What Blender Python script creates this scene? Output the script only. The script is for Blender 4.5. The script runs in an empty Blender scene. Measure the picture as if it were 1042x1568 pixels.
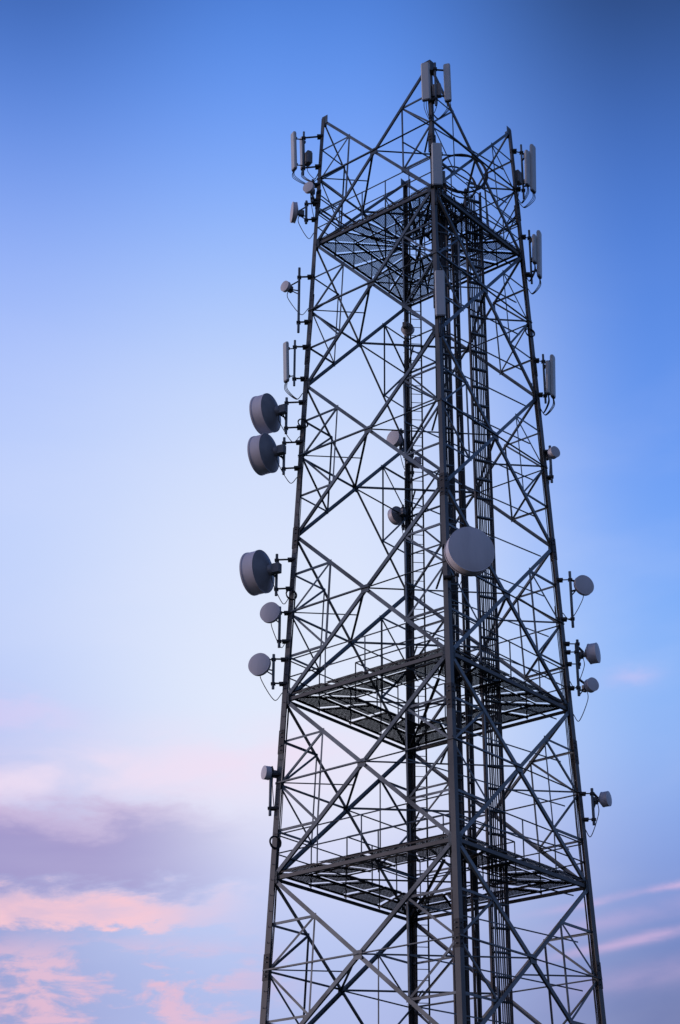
import bpy, math, random
from mathutils import Vector, Matrix
random.seed(7)
V=Vector
scene=bpy.context.scene
# ------------------------------------------------------------------ helpers
def srgb(c):
    out=[]
    for v in c:
        v/=255.0
        out.append(v/12.92 if v<=0.04045 else ((v+0.055)/1.055)**2.4)
    return (*out,1.0)

def steel(name,base,var=0.35,metal=0.35,rough=0.5,scale=1.5,tint=(1,1,1),streak=False):
    m=bpy.data.materials.new(name); m.use_nodes=True
    nt=m.node_tree; b=nt.nodes['Principled BSDF']
    tc=nt.nodes.new('ShaderNodeTexCoord')
    n=nt.nodes.new('ShaderNodeTexNoise'); n.inputs['Scale'].default_value=scale; n.inputs['Detail'].default_value=8; n.inputs['Roughness'].default_value=0.65
    if streak:
        mp=nt.nodes.new('ShaderNodeMapping'); mp.inputs['Scale'].default_value=(1,1,.25)
        nt.links.new(tc.outputs['Object'],mp.inputs['Vector']); nt.links.new(mp.outputs[0],n.inputs['Vector'])
    else: nt.links.new(tc.outputs['Object'],n.inputs['Vector'])
    r=nt.nodes.new('ShaderNodeValToRGB')
    r.color_ramp.elements[0].position=0.32; r.color_ramp.elements[1].position=0.68
    lo=[base*(1-var)*t for t in tint]; hi=[min(1,base*(1+var)*t) for t in tint]
    r.color_ramp.elements[0].color=(*lo,1); r.color_ramp.elements[1].color=(*hi,1)
    nt.links.new(n.outputs['Fac'],r.inputs['Fac'])
    nt.links.new(r.outputs['Color'],b.inputs['Base Color'])
    b.inputs['Metallic'].default_value=metal
    mr=nt.nodes.new('ShaderNodeMapRange'); mr.inputs['To Min'].default_value=rough-0.12; mr.inputs['To Max'].default_value=rough+0.15
    nt.links.new(n.outputs['Fac'],mr.inputs['Value']); nt.links.new(mr.outputs['Result'],b.inputs['Roughness'])
    return m

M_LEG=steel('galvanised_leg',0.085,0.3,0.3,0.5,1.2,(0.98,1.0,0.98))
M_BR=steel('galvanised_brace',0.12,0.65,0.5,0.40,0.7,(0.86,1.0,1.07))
M_DK=steel('weathered_dark_steel',0.035,0.5,0.2,0.6,1.5,(1.08,1,0.95))
M_CAB=steel('black_cable',0.012,0.3,0.0,0.5,3)
M_RAD=steel('radome_plastic',0.60,0.10,0.0,0.5,2.2,(1.0,0.96,0.98),True)
M_SHR=steel('dish_shroud_paint',0.62,0.14,0.0,0.45,2.2,(1,0.95,1),True)
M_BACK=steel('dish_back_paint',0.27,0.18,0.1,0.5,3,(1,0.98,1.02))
M_PAN=steel('antenna_shell_paint',0.56,0.10,0.0,0.45,3,(0.97,1,0.98),True)
M_BOX=steel('radio_unit_paint',0.18,0.2,0.1,0.5,4)
M_CON=steel('footing_concrete',0.32,0.15,0,0.85,2,(1,0.98,0.94))

def grating(name,openf,base):
    m=bpy.data.materials.new(name); m.use_nodes=True
    nt=m.node_tree; b=nt.nodes['Principled BSDF']; out=nt.nodes['Material Output']
    b.inputs['Base Color'].default_value=(base*.95,base,base*1.08,1); b.inputs['Metallic'].default_value=0.3; b.inputs['Roughness'].default_value=0.55
    tr=nt.nodes.new('ShaderNodeBsdfTransparent'); mx=nt.nodes.new('ShaderNodeMixShader')
    tc=nt.nodes.new('ShaderNodeTexCoord'); sp=nt.nodes.new('ShaderNodeSeparateXYZ'); nt.links.new(tc.outputs['Object'],sp.inputs[0])
    def mth(op,a,bv=None):
        k=nt.nodes.new('ShaderNodeMath'); k.operation=op
        for i,x in enumerate((a,bv)):
            if x is None: continue
            if isinstance(x,(int,float)): k.inputs[i].default_value=x
            else: nt.links.new(x,k.inputs[i])
        return k.outputs[0]
    s=math.sqrt(openf)
    u=mth('FRACT',mth('MULTIPLY',mth('ADD',sp.outputs[0],sp.outputs[1]),14.0))
    v=mth('FRACT',mth('MULTIPLY',mth('SUBTRACT',sp.outputs[0],sp.outputs[1]),14.0))
    hole=mth('MULTIPLY',mth('LESS_THAN',u,s),mth('LESS_THAN',v,s))
    nt.links.new(hole,mx.inputs[0]); nt.links.new(b.outputs[0],mx.inputs[1]); nt.links.new(tr.outputs[0],mx.inputs[2])
    nt.links.new(mx.outputs[0],out.inputs[0])
    return m
M_GR1=grating('open_mesh_grating',0.30,0.03)
M_GR2=grating('dense_mesh_grating',0.07,0.022)

class B:
    def __init__(s): s.v=[];s.f=[];s.m=[];s.mats=[];s.sm=[]
    def mi(s,m):
        if m not in s.mats: s.mats.append(m)
        return s.mats.index(m)
    def add(s,vs,fs,m,smooth=False):
        o=len(s.v); s.v+= [tuple(x) for x in vs]; i=s.mi(m)
        for f in fs: s.f.append(tuple(o+k for k in f)); s.m.append(i); s.sm.append(smooth)
    def ext(s,prof,p1,p2,w,n,m,smooth=False,cap=True):
        k=len(prof)
        vs=[p1+w*a+n*b for a,b in prof]+[p2+w*a+n*b for a,b in prof]
        fs=[(i,(i+1)%k,k+(i+1)%k,k+i) for i in range(k)]
        if cap: fs+= [tuple(range(k-1,-1,-1)),tuple(range(k,2*k))]
        s.add(vs,fs,m,smooth)
    def L(s,p1,p2,sz,nrm,m,t=None,off=0.0,flip=False,leg=.65):
        p1=V(p1);p2=V(p2);d=(p2-p1).normalized(); n=V(nrm); n=(n-d*n.dot(d)).normalized(); w=d.cross(n)
        if flip: w=-w
        t=t or max(0.008,sz*0.1); h=sz/2
        prof=[(-h,0),(h,0),(h,t),(-h+t,t),(-h+t,sz*leg),(-h,sz*leg)]
        s.ext(prof,p1+n*off,p2+n*off,w,n,m)
    def box(s,c,ax,ay,az,m,bev=0.0):
        c=V(c);ax=V(ax);ay=V(ay);az=V(az)
        if bev<=0:
            prof=[(-1,-1),(1,-1),(1,1),(-1,1)]
        else:
            a=1-bev/ax.length; b=1-bev/ay.length
            prof=[(-a,-1),(a,-1),(1,-b),(1,b),(a,1),(-a,1),(-1,b),(-1,-b)]
        s.ext(prof,c-az,c+az,ax,ay,m)
    def tube(s,p1,p2,r,m,k=8):
        p1=V(p1);p2=V(p2);d=(p2-p1).normalized(); a=V((0,0,1)) if abs(d.z)<.9 else V((1,0,0))
        w=d.cross(a).normalized(); n=w.cross(d)
        s.ext([(r*math.cos(2*math.pi*i/k),r*math.sin(2*math.pi*i/k)) for i in range(k)],p1,p2,w,n,m)
    def poly(s,pts,r,m,k=6):
        pts=[V(p) for p in pts]; rings=[]
        for i,p in enumerate(pts):
            d=(pts[min(i+1,len(pts)-1)]-pts[max(i-1,0)]).normalized()
            a=V((0.13,0.31,0.94)); w=d.cross(a)
            if w.length<1e-3: w=d.cross(V((1,0,0)))
            w.normalize(); n=w.cross(d)
            rings+= [p+w*(r*math.cos(2*math.pi*j/k))+n*(r*math.sin(2*math.pi*j/k)) for j in range(k)]
        fs=[(i*k+j,i*k+(j+1)%k,(i+1)*k+(j+1)%k,(i+1)*k+j) for i in range(len(pts)-1) for j in range(k)]
        s.add(rings,fs,m,True)
    def rev(s,c,d,prof,m,k=48):
        c=V(c); d=V(d).normalized(); a=V((0,0,1)); w=d.cross(a).normalized(); n=w.cross(d)
        vs=[];fs=[]
        for x,r in prof:
            vs+= [c+d*x+w*(r*math.cos(2*math.pi*j/k))+n*(r*math.sin(2*math.pi*j/k)) for j in range(k)]
        for i in range(len(prof)-1):
            fs+= [(i*k+j,i*k+(j+1)%k,(i+1)*k+(j+1)%k,(i+1)*k+j) for j in range(k)]
        s.add(vs,fs,m,True)
    def make(s,name,parent=None):
        me=bpy.data.meshes.new(name); me.from_pydata(s.v,[],s.f)
        for m in s.mats: me.materials.append(m)
        me.polygons.foreach_set('material_index',s.m); me.polygons.foreach_set('use_smooth',s.sm)
        me.update()
        o=bpy.data.objects.new(name,me); scene.collection.objects.link(o)
        if parent: o.parent=parent
        return o
def smoothcurve(pts,n=8):
    pts=[V(p) for p in pts]; P=[pts[0]]+pts+[pts[-1]]; out=[]
    for i in range(1,len(P)-2):
        for k in range(n):
            t=k/n; a,b,c,d=P[i-1],P[i],P[i+1],P[i+2]
            out.append(0.5*((2*b)+(c-a)*t+(2*a-5*b+4*c-d)*t*t+(3*b-a-3*c+d)*t**3))
    out.append(pts[-1]); return out

# ------------------------------------------------------------------ tower geometry
PHI=0.14281; A0=4.79401; TAP=0.04635
UF=V((math.sin(PHI),-math.cos(PHI),0)); UR=V((math.cos(PHI),math.sin(PHI),0))
DIR={'F':UF,'R':UR,'B':-UF,'L':-UR}
ZT=37.78
def corner(k,z): 
    c=DIR[k]*(A0-TAP*z); return V((c.x,c.y,z))
LV=[0.35,3.65,8.52,13.356,18.19,23.06,27.95,32.94,37.68]
tower=bpy.data.objects.new('telecom_lattice_tower',None); scene.collection.objects.link(tower)
b=B()
for k in 'FRBL':
    nb={'F':'RL','R':'BF','B':'LR','L':'FB'}[k]
    def leg(z1,z2,s,t,out=0.0,m=M_LEG):
        p1=corner(k,z1);p2=corner(k,z2)
        d1=(corner(nb[0],z1)-p1).normalized();d2=(corner(nb[1],z1)-p1).normalized()
        p1=p1+DIR[k]*out;p2=p2+DIR[k]*out
        prof=[(0,0),(s,0),(s,t),(t,t),(t,s),(0,s)]
        b.ext(prof,p1,p2,d1,d2,m)
    kk=.92 if k in 'FB' else 1.08
    segs=[(0.2,13.0,0.172*kk,0.022),(13.0,23.0,0.158*kk,0.02),(23.0,31.0,0.142*kk,0.018),(31.0,ZT,0.125*kk,0.016)]
    for sg in segs: leg(*sg)
    for zz in (11.1,17.0,23.0,29.0,34.6):
        leg(zz-0.33,zz+0.33,0.18*kk,0.026,0.014,M_DK)
        for bz in (-.24,-.12,.12,.24):
            p=corner(k,zz+bz)
            for q in nb:
                e=(corner(q,zz)-corner(k,zz)).normalized()
                out=(DIR[k]-e*DIR[k].dot(e)).normalized()
                b.tube(p+e*.09+out*.0,p+e*.09+out*.045,.018,M_BR,6)
    if k in 'LB':
        z=2.5
        while z<37:
            p=corner(k,z)+(DIR['F' if k=='L' else 'R']-DIR[k])*0.05
            b.tube(p,p+(DIR['F'] if k=='L' else DIR['L'])*0.16,0.009,M_BR,5); z+=0.4
b.make('legs',tower)
b=B(); faces=[('L','F'),('F','R'),('R','B'),('B','L')]
jit=lambda:random.uniform(0,0.004)
for (a,c) in faces:
    mid=(DIR[a]+DIR[c]).normalized(); inn=-mid
    for i in range(1,len(LV)-1):
        z0,z1=LV[i],LV[i+1]
        a0,a1,c0,c1=corner(a,z0),corner(a,z1),corner(c,z0),corner(c,z1)
        e=(c0-a0).normalized()
        sh=0.07
        A_0,A_1,C_0,C_1=a0+e*sh,a1+e*sh,c0-e*sh,c1-e*sh
        dsz=0.108 if z0<20 else (0.098 if z0<30 else 0.088)
        wa=(a0-c0).length; wb=(a1-c1).length; t=wa/(wa+wb)
        X=A_0.lerp(C_1,t)
        b.L(A_0,C_1,dsz,inn,M_BR,off=0.022+jit(),leg=.6)
        b.L(C_0,A_1,dsz,inn,M_BR,off=0.022+dsz*0.1+0.006+jit(),flip=True,leg=.6)
        u=e; w=V((0,0,1)); 
        b.box(X+inn*0.012,u*0.13,w*0.11,inn*0.006,M_BR)
        rs=0.062 if z0<20 else 0.055
        off=0.05
        def R(p,q,s=rs,m=M_BR):
            b.L(p,q,s,inn,m,off=off+random.uniform(0,0.02),flip=random.random()<.5,leg=.6)
        for (P0,P1) in ((A_0,A_1),(C_0,C_1)):
            DA=P0.lerp(X,0.5); DB=P1.lerp(X,0.5)
            m_=P0.lerp(P1,t); q1=P0.lerp(P1,t*0.5); q3=P0.lerp(P1,t+(1-t)*0.5)
            R(q1,DA);R(q3,DB);R(m_,DA);R(m_,DB);R(DA,DB,rs*.85)
            for g in (P0,P1):
                b.box(g+(e if P0 is A_0 else -e)*0.06+inn*0.014,e*0.11,w*0.15,inn*0.005,M_BR)
            for g in (DA,DB):
                b.box(g+inn*0.046,e*0.06,w*0.06,inn*0.004,M_BR)
    for i in (1,3,4,7):
        z=LV[i]; a0,c0=corner(a,z),corner(c,z)
        b.L(a0+inn*.03,c0+inn*.03,0.095,inn,M_LEG,off=0.02,leg=.9)
b.make('face_bracing',tower)
b=B()
for i in range(1,len(LV)-1):
    z0,z1=LV[i],LV[i+1]
    ra=A0-TAP*z0; rb=A0-TAP*z1; z=z0+(z1-z0)*ra/(ra+rb)
    mids=[(corner(a,z)+corner(c,z))/2 for a,c in faces]
    for j in range(4):
        p,q=mids[j],mids[(j+1)%4]
        b.L(p,q,0.065,V((0,0,1)),M_BR,off=random.uniform(0,.03))
        a=faces[j][1]
        pl=corner(a,z); pm=(p+q)/2
        b.L(pl,pm,0.05,V((0,0,1)),M_BR,off=random.uniform(.04,.06))
        o1=corner(faces[j][0],z); 
        b.L(mids[j],o1,0.06,(0,0,1),M_BR,off=random.uniform(0,.02))
        b.L(mids[j],pl,0.06,(0,0,1),M_BR,off=random.uniform(0,.02))
b.make('plan_bracing',tower)
def platform(z,w,n,mat,skip=.06):
    b=B()
    R=A0-TAP*z; zz=V((0,0,z+0.12))
    Ri=R-w*math.sqrt(2)
    for j,(a,c) in enumerate(faces):
        o0,o1=DIR[a]*(R-.06)+zz,DIR[c]*(R-.06)+zz; i0,i1=DIR[a]*Ri+zz,DIR[c]*Ri+zz
        for q in range(n):
            t0=q/n+0.012;t1=(q+1)/n-0.012
            for r0,r1 in ((0.0,0.485),(0.515,1.0)):
                if random.random()<skip: continue
                P=[o0.lerp(o1,t0).lerp(i0.lerp(i1,t0),r0),o0.lerp(o1,t1).lerp(i0.lerp(i1,t1),r0),
                   o0.lerp(o1,t1).lerp(i0.lerp(i1,t1),r1),o0.lerp(o1,t0).lerp(i0.lerp(i1,t0),r1)]
                dz=V((0,0,random.uniform(0,.01)))
                b.add([x+dz for x in P],[(0,1,2,3)],mat)
        for q in range(n+1):
            t=q/n
            b.L(o0.lerp(o1,t)-V((0,0,.05)),i0.lerp(i1,t)-V((0,0,.05)),0.06,(0,0,-1),M_DK,off=jit())
        for r in (0.03,0.5,1.0):
            b.L(o0.lerp(i0,r)-V((0,0,.02)),o1.lerp(i1,r)-V((0,0,.02)),0.06,(0,0,-1),M_DK,off=jit())
    h=Ri
    b.L(DIR['L']*h+zz-V((0,0,.1)),DIR['R']*h+zz-V((0,0,.1)),0.07,(0,0,-1),M_DK,off=.01+jit())
    b.L(DIR['F']*h+zz-V((0,0,.12)),DIR['B']*h+zz-V((0,0,.12)),0.07,(0,0,-1),M_DK,off=.02+jit())
    for rr,hh in ((R-0.1,1.1),(R-0.1,0.6)):
        for a,c in faces:
            p,q=DIR[a]*rr*(1-TAP/R)+V((0,0,z+hh)),DIR[c]*rr*(1-TAP/R)+V((0,0,z+hh))
            b.tube(p,q,0.018,M_BR,6)
    for a,c in faces:
        for q in range(1,n):
            p=(DIR[a]*(R-.12)).lerp(DIR[c]*(R-.12),q/n)+V((0,0,z))
            b.tube(p,p+V((0,0,1.1)),0.02,M_BR,6)
        pi,qi=DIR[a]*Ri,DIR[c]*Ri
        for hh in (0.6,1.1):
            b.tube(pi+V((0,0,z+hh)),qi+V((0,0,z+hh)),0.018,M_BR,6)
        for q in range(3):
            p=pi.lerp(qi,q/3)+V((0,0,z)); b.tube(p,p+V((0,0,1.1)),0.02,M_BR,6)
    return b
platform(13.40,1.4,4,M_GR2,.02).make('lower_platform',tower)
platform(18.24,1.4,4,M_GR2,.02).make('middle_platform',tower)
platform(32.98,1.8,5,M_GR1,.03).make('upper_platform',tower)
# cable ladders
b=B()
def cladder(x,y,width,z1,ncab,ux):
    ux=V((math.cos(ux),math.sin(ux),0)); uy=V((-ux.y,ux.x,0)); c=V((x,y,0))
    for s in (-1,1):
        p=c+ux*s*width/2
        b.box(p+V((0,0,z1/2)),ux*.022,uy*.05,V((0,0,z1/2-.2)),M_DK)
    z=0.6
    while z<z1:
        b.box(c+V((0,0,z)),ux*width/2,uy*.02,V((0,0,.022)),M_DK); z+=0.6
        b.box(c-uy*.08+V((0,0,z)),ux*width*.48,uy*.012,V((0,0,.02)),M_BR)
    for i in range(ncab):
        f=(i+.5)/ncab-.5
        top=z1-random.uniform(0,9) if i%3==1 else z1-random.uniform(0,.8)
        r=random.choice((0.018,0.022,0.028))
        pts=[]; z=0.3
        while z<top:
            pts.append(c+ux*(f*width*.92+random.uniform(-.012,.012))-uy*(.05+random.uniform(0,.02))+V((0,0,z))); z+=1.1
        b.poly(pts,r,M_CAB)
cladder(0.66,-1.6,0.34,34.5,8,PHI+.2)
cladder(1.05,-1.25,0.14,33.5,3,PHI)
cladder(1.66,-0.7,0.50,34.8,8,PHI+.3)
for i in range(2,len(LV)-1):
    for zz in (LV[i]+0.02,LV[i]+1.25,(LV[i]+LV[i+1])/2,LV[i]+3.65):
        R=A0-TAP*zz
        p=(DIR['F']).lerp(DIR['L'],0.25)*R; q=(DIR['R']).lerp(DIR['B'],.1)*R
        b.L(p+V((0,0,zz-.1)),q+V((0,0,zz-.1)),.055,(0,0,-1),M_BR,off=.03)
b.make('cable_ladders',tower)
b=B()
def bl(z,s):
    return corner('B',z)-DIR['B']*0.28+DIR['R']*(0.10+s*0.34)
for s in (0,1): b.L(bl(0.3,s),bl(37,s),0.05,-DIR['B'],M_DK)
z=.6
while z<37:
    b.tube(bl(z,0),bl(z,1),.012,M_BR,5); z+=.3
for i,o in enumerate((.05,.085,.12)):
    b.poly([corner('B',.4+j*1.2)-DIR['B']*.16+DIR['L']*(o-.02) for j in range(int((34-3*i)/1.2))],.018,M_CAB)
b.make('climbing_ladder',tower)
b=B()
def hoop(c,r,d,turns=2,rad=.018):
    d=V(d).normalized(); w=d.cross(V((0,0,1))).normalized(); n=w.cross(d); pts=[]
    for i in range(int(28*turns)+1):
        t=2*math.pi*i/28; rr=r*(1+.05*math.sin(t*1.7+1)); pts.append(V(c)+w*rr*math.cos(t)+n*rr*math.sin(t)+d*.02*math.sin(t*.5))
    b.poly(pts,rad,M_CAB)
hoop((1.35,-1.6,34.6),.75,(.1,-1,.1),2.0,.03)
hoop((1.2,-1.3,34.5),.6,(.4,-1,.1),1.5,.024)
hoop(corner('L',14.25)+V((.10,-.16,0)),.16,(.8,-1,.1),3,.02)
for k,z in (('L',26.6),('R',30.1),('L',21.2)):
    hoop(corner(k,z)+V((.08 if k=='L' else -.1,-.15,0)),.15,(.5,-1,.2),2.5,.015)
def drop(pts,r=.02): b.poly(smoothcurve(pts),r,M_CAB)
random.seed(11)
for k in 'LRFF':
    for i in range(4):
        p=corner(k,34.2+random.random())-DIR[k]*.15
        q=V((random.uniform(.6,1.7),random.uniform(-1.5,-.6),33.3))
        m1=p.lerp(q,.35)+V((0,0,-.6-random.random()*.4)); m2=p.lerp(q,.7)+V((0,0,-.5-random.random()*.5))
        drop([p,m1,m2,q+V((0,0,.6)),q-V((0,0,.8))])
for k,tops in (('L',(36,31.5,27,22,19)),('R',(36,33,28.5,21.8,19.8)),('F',(36.5,33.5,29,20.7))):
    for i,tp in enumerate(tops):
        side=DIR['B' if k!='F' else 'R']-DIR[k]; side.normalize()
        pts=[]; z=.6
        while z<tp:
            if k=='F': o=-DIR[k]*(.09+i*.034)+DIR['R']*.02
            else: o=side*(.07+i*.034)-DIR[k]*.06
            pts.append(corner(k,z)+o+V((random.uniform(-.01,.01),random.uniform(-.01,.01),0))); z+=.9
        b.poly(pts,.013,M_CAB,5)
b.make('loose_cables',tower)
b=B()
for k in 'FRBL':
    c=DIR[k]*(A0)
    b.box((c.x,c.y,.08),(.75,0,0),(0,.75,0),(0,0,.28),M_CON,.05)
    b.box((c.x,c.y,.38),(.22,0,0),(0,.22,0),(0,0,.02),M_DK)
b.make('footings',tower)

# ------------------------------------------------------------------ equipment
def mount(b,k,z0,z1,off,pr=.035):
    zc=(z0+z1)/2; base=corner(k,zc)+V(off)
    b.tube(V((base.x,base.y,z0)),V((base.x,base.y,z1)),pr,M_BR,10)
    for z in (z0+.15*(z1-z0),z1-.15*(z1-z0)):
        l=corner(k,z); q=V((base.x,base.y,z))
        b.L(l,q,.05,(0,0,1),M_DK); 
        b.box(q,V((.06,0,0)),V((0,.06,0)),V((0,0,.03)),M_DK)
        b.box(l,V((.10,0,0)),V((0,.10,0)),V((0,0,.03)),M_DK)
    return base
def tail(b,p,k,zend,r=.011):
    l=corner(k,zend)-DIR[k]*.04
    p=V(p); m=p+V((0,0,-.28)); n=p.lerp(l,.6); n.z=min(p.z,zend)-.25
    b.poly(smoothcurve([p,m,n,l+V((0,0,-.1)),corner(k,zend-1.5)-DIR[k]*.05]),r,M_CAB)
def panel_antenna(k,zc,length,off,az,w=.15,radio=True,second=None,pipeoff=None):
    b=B(); f=V((math.sin(az),-math.cos(az),0)); s=V((-f.y,f.x,0)); z=V((0,0,1))
    po=V(pipeoff) if pipeoff else V(off)*0.55
    base=mount(b,k,zc-length*.62,zc+length*.58,po)
    c=corner(k,zc)+V(off); c.z=zc
    tilt=.04; zz=(z+f*tilt).normalized(); ff=(f-z*tilt).normalized()
    def body(c,l,w):
        d=.055
        b.box(c,s*w,ff*d,zz*(l/2-.03),M_PAN,.03)
        b.box(c+zz*(l/2-.012),s*w*.93,ff*d*.9,zz*.018,M_PAN,.03)
        b.box(c-zz*(l/2-.012),s*w*.93,ff*d*.9,zz*.018,M_BOX,.03)
        for t in (-.36,.36):
            q=c+zz*l*t
            pp=V((base.x,base.y,q.z)); b.L(q-ff*d,pp,.05,z,M_DK)
            b.box(q-ff*(d+.02),s*.07,ff*.02,z*.04,M_DK)
        for i in range(3): tail(b,c-zz*(l/2)+s*(i-1)*w*.5,k,c.z-l/2-.35)
    body(c,length,w)
    if second: body(corner(k,zc)+V(second[0])+V((0,0,second[1])),second[2],w*.8)
    if radio:
        rc=V((base.x,base.y,zc-length*.12))-f*.16
        b.box(rc,s*.13,f*.08,z*.22,M_BOX,.02)
        for i in range(5): b.box(rc-f*.09+s*(i-2)*.045,s*.008,f*.02,z*.2,M_BOX)
        tail(b,rc-z*.22,k,rc.z-.6)
    return b.make('panel_antenna')
def dish(k,z,R,off,d,depth=None,name='microwave_dish',pipe=None,boxy=True):
    b=B(); d=V(d); d.z=0; d.normalize(); depth=depth or R*.62
    c=corner(k,z)+V(off); c.z=z
    b.rev(c,d,[(depth*.5+R*.10,0.0001),(depth*.5+R*.095,R*.3),(depth*.5+R*.07,R*.62),(depth*.5+R*.035,R*.88),(depth*.5+.004,R*.985)],M_RAD)
    b.rev(c,d,[(depth*.5+.004,R*.985),(depth*.5+.004,R*1.02)],M_SHR)
    b.rev(c,d,[(depth*.5+.004,R*1.02),(depth*.5-R*.07,R*1.02)],M_SHR)
    b.rev(c,d,[(depth*.5-R*.07,R*1.02),(depth*.5-R*.07,R)],M_SHR)
    b.rev(c,d,[(depth*.5-R*.07,R),(-depth*.32,R)],M_SHR)
    b.rev(c,d,[(-depth*.32,R*1.025),(-depth*.42,R*1.025)],M_SHR)
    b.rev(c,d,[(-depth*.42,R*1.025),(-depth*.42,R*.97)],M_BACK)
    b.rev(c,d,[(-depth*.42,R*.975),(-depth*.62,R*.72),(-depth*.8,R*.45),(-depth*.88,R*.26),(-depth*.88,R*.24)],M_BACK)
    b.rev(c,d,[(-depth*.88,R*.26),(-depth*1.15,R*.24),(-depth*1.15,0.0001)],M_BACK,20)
    w=d.cross(V((0,0,1))).normalized(); n=w.cross(d)
    hub=c-d*(depth*1.1)
    s=w; zz=V((0,0,1))
    if boxy:
        hb=max(.08,R*.2)
        b.box(hub-d*hb,s*hb*.8,d*hb,zz*hb*1.1,M_BOX,hb*.15)
        b.box(hub-d*hb*.6+s*hb*1.0,s*hb*.3,d*hb*.5,zz*hb*.6,M_BOX,.01)
    zl=pipe or (z-max(.45,R*1.2),z+max(.4,R*.9))
    l=corner(k,z); pp=l+(c-l)*0.42; pp.z=0
    if (hub-l).length<.3: pp=l+(V(off))*0.5
    base=mount(b,k,zl[0],zl[1],(pp.x-l.x,pp.y-l.y,0),.04)
    for dz in (-.12,.12):
        b.L(hub+zz*dz*R*2,V((base.x,base.y,z+dz*1.5)),.06,zz,M_DK)
    b.tube(hub+s*R*.3,V((base.x,base.y,z-.3)),.018,M_BR)
    tail(b,hub-zz*.1,k,z-.75,.012)
    return b.make(name)
# --- left leg
panel_antenna('L',36.5,1.40,(-.80,-.02,0),-1.0,.12,True,second=((-.55,.22,0),.1,1.2),pipeoff=(-.5,0.05,0))
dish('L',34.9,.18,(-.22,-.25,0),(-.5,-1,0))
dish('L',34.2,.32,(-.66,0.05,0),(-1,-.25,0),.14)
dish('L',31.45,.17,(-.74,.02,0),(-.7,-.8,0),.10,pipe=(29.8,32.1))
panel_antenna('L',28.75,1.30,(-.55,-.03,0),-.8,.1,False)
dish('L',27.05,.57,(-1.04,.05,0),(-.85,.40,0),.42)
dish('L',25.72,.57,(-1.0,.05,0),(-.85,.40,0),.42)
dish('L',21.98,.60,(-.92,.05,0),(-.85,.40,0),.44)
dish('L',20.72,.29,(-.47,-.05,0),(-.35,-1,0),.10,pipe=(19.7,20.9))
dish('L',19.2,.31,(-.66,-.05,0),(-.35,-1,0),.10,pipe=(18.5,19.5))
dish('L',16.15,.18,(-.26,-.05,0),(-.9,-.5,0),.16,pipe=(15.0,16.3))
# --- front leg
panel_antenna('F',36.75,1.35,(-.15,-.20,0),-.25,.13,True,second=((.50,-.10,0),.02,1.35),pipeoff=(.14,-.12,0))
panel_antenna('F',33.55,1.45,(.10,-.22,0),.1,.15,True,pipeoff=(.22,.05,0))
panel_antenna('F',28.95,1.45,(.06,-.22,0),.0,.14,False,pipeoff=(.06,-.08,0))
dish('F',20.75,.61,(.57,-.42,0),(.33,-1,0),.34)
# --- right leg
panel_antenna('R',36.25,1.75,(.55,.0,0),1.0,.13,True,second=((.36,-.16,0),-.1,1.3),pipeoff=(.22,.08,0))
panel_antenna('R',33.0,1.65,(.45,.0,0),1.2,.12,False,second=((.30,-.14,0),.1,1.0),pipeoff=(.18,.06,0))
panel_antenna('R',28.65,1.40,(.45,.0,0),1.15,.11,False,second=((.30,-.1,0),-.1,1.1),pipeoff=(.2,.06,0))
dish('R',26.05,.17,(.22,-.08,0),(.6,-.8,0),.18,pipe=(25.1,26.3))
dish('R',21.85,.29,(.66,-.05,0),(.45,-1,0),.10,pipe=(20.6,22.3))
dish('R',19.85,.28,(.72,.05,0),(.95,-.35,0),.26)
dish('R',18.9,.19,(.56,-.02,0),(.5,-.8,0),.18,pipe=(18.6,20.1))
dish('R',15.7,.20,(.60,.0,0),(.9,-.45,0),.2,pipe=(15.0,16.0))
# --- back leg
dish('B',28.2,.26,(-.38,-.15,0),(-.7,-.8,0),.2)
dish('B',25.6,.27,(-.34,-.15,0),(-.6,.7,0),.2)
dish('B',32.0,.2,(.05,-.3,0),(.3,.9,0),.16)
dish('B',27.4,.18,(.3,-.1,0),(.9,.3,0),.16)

# ------------------------------------------------------------------ ground
g=B()
N=48; S=3000
coords=[ -S*(1-i/(N/2))**3 if i<N/2 else S*((i-N/2)/(N/2))**3 for i in range(N+1)]
vs=[];fs=[]
for y in coords:
    for x in coords:
        r=math.hypot(x,y); h=0 if r<60 else min(1,(r-60)/400)*6*math.sin(x*.004+1)*math.cos(y*.005)
        vs.append((x,y,h))
for j in range(N):
    for i in range(N): fs.append((j*(N+1)+i,j*(N+1)+i+1,(j+1)*(N+1)+i+1,(j+1)*(N+1)+i))
M_G=steel('dry_grass_soil',0.07,.5,0,.9,.35,(1.0,1.05,.6))
g.add(vs,fs,M_G,True); g.make('ground')

# ------------------------------------------------------------------ sky
w=bpy.data.worlds.new('World'); scene.world=w; w.use_nodes=True
nt=w.node_tree; nt.nodes.clear()
def lk(a,bb): nt.links.new(a,bb)
def mth(op,a,bv=None,cv=None,clamp=False):
    k=nt.nodes.new('ShaderNodeMath'); k.operation=op; k.use_clamp=clamp
    for i,x in enumerate((a,bv,cv)):
        if x is None: continue
        if isinstance(x,(int,float)): k.inputs[i].default_value=x
        else: lk(x,k.inputs[i])
    return k.outputs[0]
def sstep(x,a,bv):
    k=nt.nodes.new('ShaderNodeMapRange'); k.interpolation_type='SMOOTHSTEP'
    lk(x,k.inputs['Value']); k.inputs['From Min'].default_value=a;k.inputs['From Max'].default_value=bv
    return k.outputs['Result']
def gauss(x,c,s):
    t=mth('DIVIDE',mth('SUBTRACT',x,c),s); return mth('EXPONENT',mth('MULTIPLY',mth('MULTIPLY',t,t),-1.0))
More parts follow.
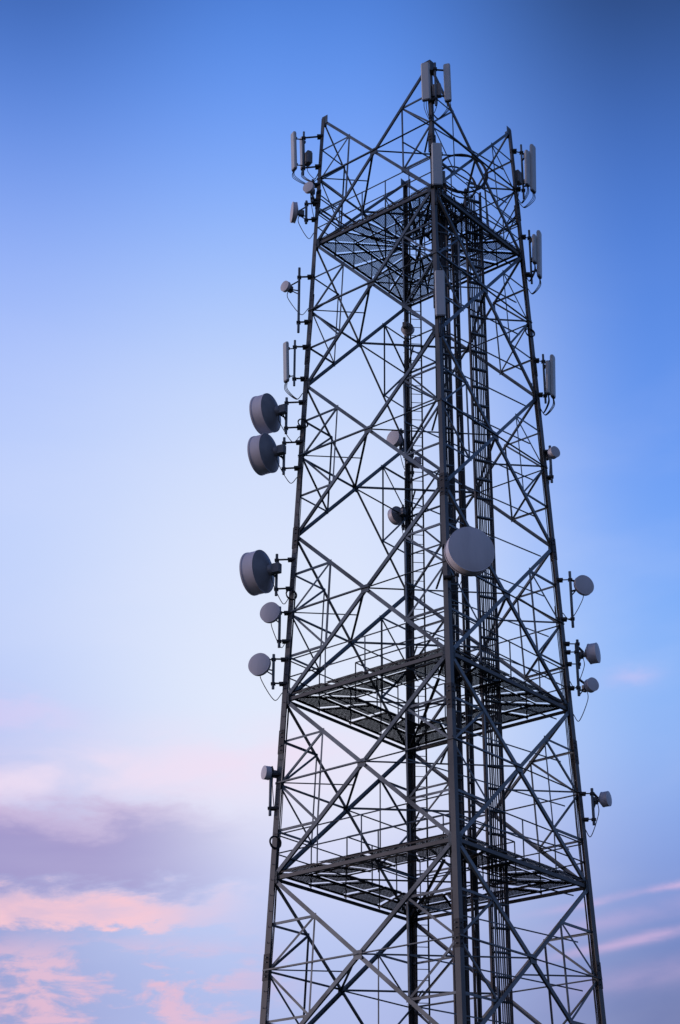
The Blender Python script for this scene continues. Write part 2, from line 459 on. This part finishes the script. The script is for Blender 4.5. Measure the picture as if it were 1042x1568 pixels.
def mixc(f,a,bb):
    k=nt.nodes.new('ShaderNodeMix'); k.data_type='RGBA'; 
    if isinstance(f,(int,float)): k.inputs[0].default_value=f
    else: lk(f,k.inputs[0])
    for i,x in ((6,a),(7,bb)):
        if isinstance(x,tuple): k.inputs[i].default_value=x
        else: lk(x,k.inputs[i])
    return k.outputs[2]
tc=nt.nodes.new('ShaderNodeTexCoord'); sp=nt.nodes.new('ShaderNodeSeparateXYZ'); lk(tc.outputs['Generated'],sp.inputs[0])
az=mth('MULTIPLY',mth('ARCTAN2',sp.outputs[0],sp.outputs[1]),57.2958)
el=mth('MULTIPLY',mth('ARCSINE',sp.outputs[2]),57.2958)
elf=mth('DIVIDE',el,90.0,clamp=True)
EL=[(42.6),(38.6),(34.5),(30.4),(26.1),(21.9),(18.8),(16.8),(14.8),(12.8),(10.5)]
def ramp(cols,zen):
    r=nt.nodes.new('ShaderNodeValToRGB'); r.color_ramp.interpolation='B_SPLINE'
    e=r.color_ramp.elements; st=sorted([(a/90,c) for a,c in zip(EL,cols)]+[(60/90,zen)])
    e[0].position=st[0][0]; e[0].color=srgb(st[0][1]); e[1].position=st[-1][0]; e[1].color=srgb(st[-1][1])
    for p,c in st[1:-1]:
        n=e.new(p); n.color=srgb(c)
    lk(elf,r.inputs[0]); return r.outputs[0]
cl=ramp([(58,100,178),(92,138,228),(144,176,250),(180,201,255),(197,214,255),(194,211,253),(184,199,247),(176,184,232),(161,163,212),(146,160,216),(156,158,207)],(38,66,135))
cc=ramp([(78,132,224),(112,160,250),(158,192,255),(200,218,255),(220,230,255),(226,235,255),(228,236,255),(228,230,251),(206,212,247),(186,201,244),(175,187,234)],(50,82,162))
cr=ramp([(42,72,126),(64,106,186),(84,132,222),(100,149,238),(116,165,250),(138,184,252),(145,182,246),(140,171,236),(132,156,221),(119,140,200),(100,111,166)],(28,48,100))
col=mixc(sstep(az,-16.5,-6),cl,cc)
col=mixc(sstep(az,-3,9),col,cr)
cv=nt.nodes.new('ShaderNodeCombineXYZ'); lk(mth('MULTIPLY',az,0.16),cv.inputs[0]); lk(mth('MULTIPLY',mth('SUBTRACT',el,mth('MULTIPLY',az,0.06)),0.45),cv.inputs[1])
def noise(scale,det=6,rough=.55,z=0):
    n=nt.nodes.new('ShaderNodeTexNoise'); n.inputs['Scale'].default_value=scale;n.inputs['Detail'].default_value=det;n.inputs['Roughness'].default_value=rough
    n.inputs['Distortion'].default_value=.3
    a=nt.nodes.new('ShaderNodeVectorMath'); a.operation='ADD'; lk(cv.outputs[0],a.inputs[0]); a.inputs[1].default_value=(z,z*1.3,0)
    lk(a.outputs[0],n.inputs['Vector']); return n.outputs['Fac']
n1=noise(1.3,7,.55,3.1); n2=noise(.8,5,.5,9.7); n3=noise(2.6,9,.62,5.3); n4=noise(1.9,9,.6,12.3)
elw=mth('ADD',el,mth('MULTIPLY',mth('SUBTRACT',n2,.5),1.6))
elx=mth('ADD',el,mth('ADD',mth('MULTIPLY',mth('SUBTRACT',n4,.5),2.6),mth('MULTIPLY',mth('SUBTRACT',n3,.5),1.2)))
left=mth('SUBTRACT',1.0,sstep(az,-12,-4))
k0=mth('MULTIPLY',mth('MULTIPLY',gauss(mth('SUBTRACT',elw,mth('MULTIPLY',mth('ADD',az,10),.12)),17.9,1.0),mth('SUBTRACT',1.0,sstep(az,-5,1))),mth('ADD',.25,mth('MULTIPLY',sstep(n1,.30,.6),.6)))
col=mixc(k0,col,srgb((243,226,246)))
k6=mth('MULTIPLY',mth('MULTIPLY',gauss(elx,19.6,.6),mth('SUBTRACT',1.0,sstep(az,-14,-10))),.45)
col=mixc(k6,col,srgb((228,210,246)))
band=mth('MULTIPLY',sstep(elx,13.9,14.8),mth('SUBTRACT',1.0,sstep(elx,15.8,17.3)))
k1=mth('MULTIPLY',mth('MULTIPLY',band,left),.88)
col=mixc(k1,col,srgb((162,151,203)))
kp=mth('MULTIPLY',mth('MULTIPLY',gauss(elx,16.6,.5),left),.35)
col=mixc(kp,col,srgb((222,188,218)))
band2=mth('MULTIPLY',sstep(elx,13.0,13.35),mth('SUBTRACT',1.0,sstep(elx,13.8,14.5)))
k2=mth('MULTIPLY',mth('MULTIPLY',band2,mth('SUBTRACT',1.0,sstep(az,-11,-4.5))),mth('ADD',.55,mth('MULTIPLY',sstep(n1,.35,.6),.45)))
col=mixc(k2,col,srgb((255,204,213)))
k3=mth('MULTIPLY',mth('MULTIPLY',mth('SUBTRACT',1.0,sstep(el,11.8,13.2)),mth('SUBTRACT',1.0,sstep(az,-9,-3))),mth('MULTIPLY',sstep(n3,.43,.60),.78))
col=mixc(k3,col,srgb((238,192,212)))
sl1=mth('SUBTRACT',el,mth('MULTIPLY',mth('SUBTRACT',az,6.5),.17))
for cen,amp,sg in ((14.15,.65,.12),(12.75,.55,.16),(13.5,.3,.3),(11.6,.25,.4)):
    k4=mth('MULTIPLY',mth('MULTIPLY',gauss(mth('ADD',sl1,mth('MULTIPLY',mth('SUBTRACT',n3,.5),.35)),cen,sg),sstep(az,2,6)),mth('ADD',amp*.3,mth('MULTIPLY',sstep(n1,.3,.6),amp*.7)))
    col=mixc(k4,col,srgb((226,190,228)))
k5=mth('MULTIPLY',mth('MULTIPLY',gauss(mth('ADD',el,mth('MULTIPLY',mth('SUBTRACT',n3,.5),1.0)),20.9,.28),gauss(az,7.0,.8)),.5)
col=mixc(k5,col,srgb((205,198,245)))
veil=mth('MULTIPLY',mth('MULTIPLY',sstep(n2,.4,.75),.08),mth('SUBTRACT',1.0,sstep(el,24,36)))
col=mixc(veil,col,srgb((240,238,255)))
absaz=mth('ABSOLUTE',mth('ADD',az,30.0))
far=sstep(absaz,60,150)
col=mixc(mth('MULTIPLY',far,.5),col,(0.08,0.12,0.22,1))
SUN_EL=math.radians(6); SUN_AZ=math.radians(-84)
sky=nt.nodes.new('ShaderNodeTexSky'); sky.sky_type='NISHITA'; sky.sun_disc=False
sky.sun_elevation=SUN_EL; sky.sun_rotation=SUN_AZ; sky.air_density=1.0; sky.dust_density=1.5
bg1=nt.nodes.new('ShaderNodeBackground'); lk(col,bg1.inputs[0]); bg1.inputs[1].default_value=.97
bg2=nt.nodes.new('ShaderNodeBackground'); lk(sky.outputs[0],bg2.inputs[0]); bg2.inputs[1].default_value=.005
ad=nt.nodes.new('ShaderNodeAddShader'); lk(bg1.outputs[0],ad.inputs[0]); lk(bg2.outputs[0],ad.inputs[1])
out=nt.nodes.new('ShaderNodeOutputWorld'); lk(ad.outputs[0],out.inputs[0])
sl=bpy.data.lights.new('sun','SUN'); sl.energy=1.0; sl.angle=math.radians(8); sl.color=(1,.80,.80)
so=bpy.data.objects.new('sun',sl); scene.collection.objects.link(so)
sd=V((math.sin(SUN_AZ)*math.cos(SUN_EL),math.cos(SUN_AZ)*math.cos(SUN_EL),math.sin(SUN_EL)))
so.rotation_euler=sd.to_track_quat('Z','Y').to_euler(); so.location=sd*60

# ------------------------------------------------------------------ camera
F=2710.14; th=.46225; ps=-.05332; ro=.00391
f=V((math.sin(ps)*math.cos(th),math.cos(ps)*math.cos(th),math.sin(th))); r=V((math.cos(ps),-math.sin(ps),0)); u=r.cross(f)
r2=r*math.cos(ro)+u*math.sin(ro); u2=u*math.cos(ro)-r*math.sin(ro)
cd=bpy.data.cameras.new('camera'); co=bpy.data.objects.new('camera',cd); scene.collection.objects.link(co)
m=Matrix((( r2.x,u2.x,-f.x,0),(r2.y,u2.y,-f.y,-45),(r2.z,u2.z,-f.z,1.6),(0,0,0,1)))
co.matrix_world=m
cd.sensor_fit='VERTICAL'; cd.sensor_height=36; cd.lens=F*36/1568; cd.clip_end=10000; cd.clip_start=.1
scene.camera=co
scene.view_settings.view_transform='Standard'; scene.view_settings.look='None'; scene.view_settings.exposure=0
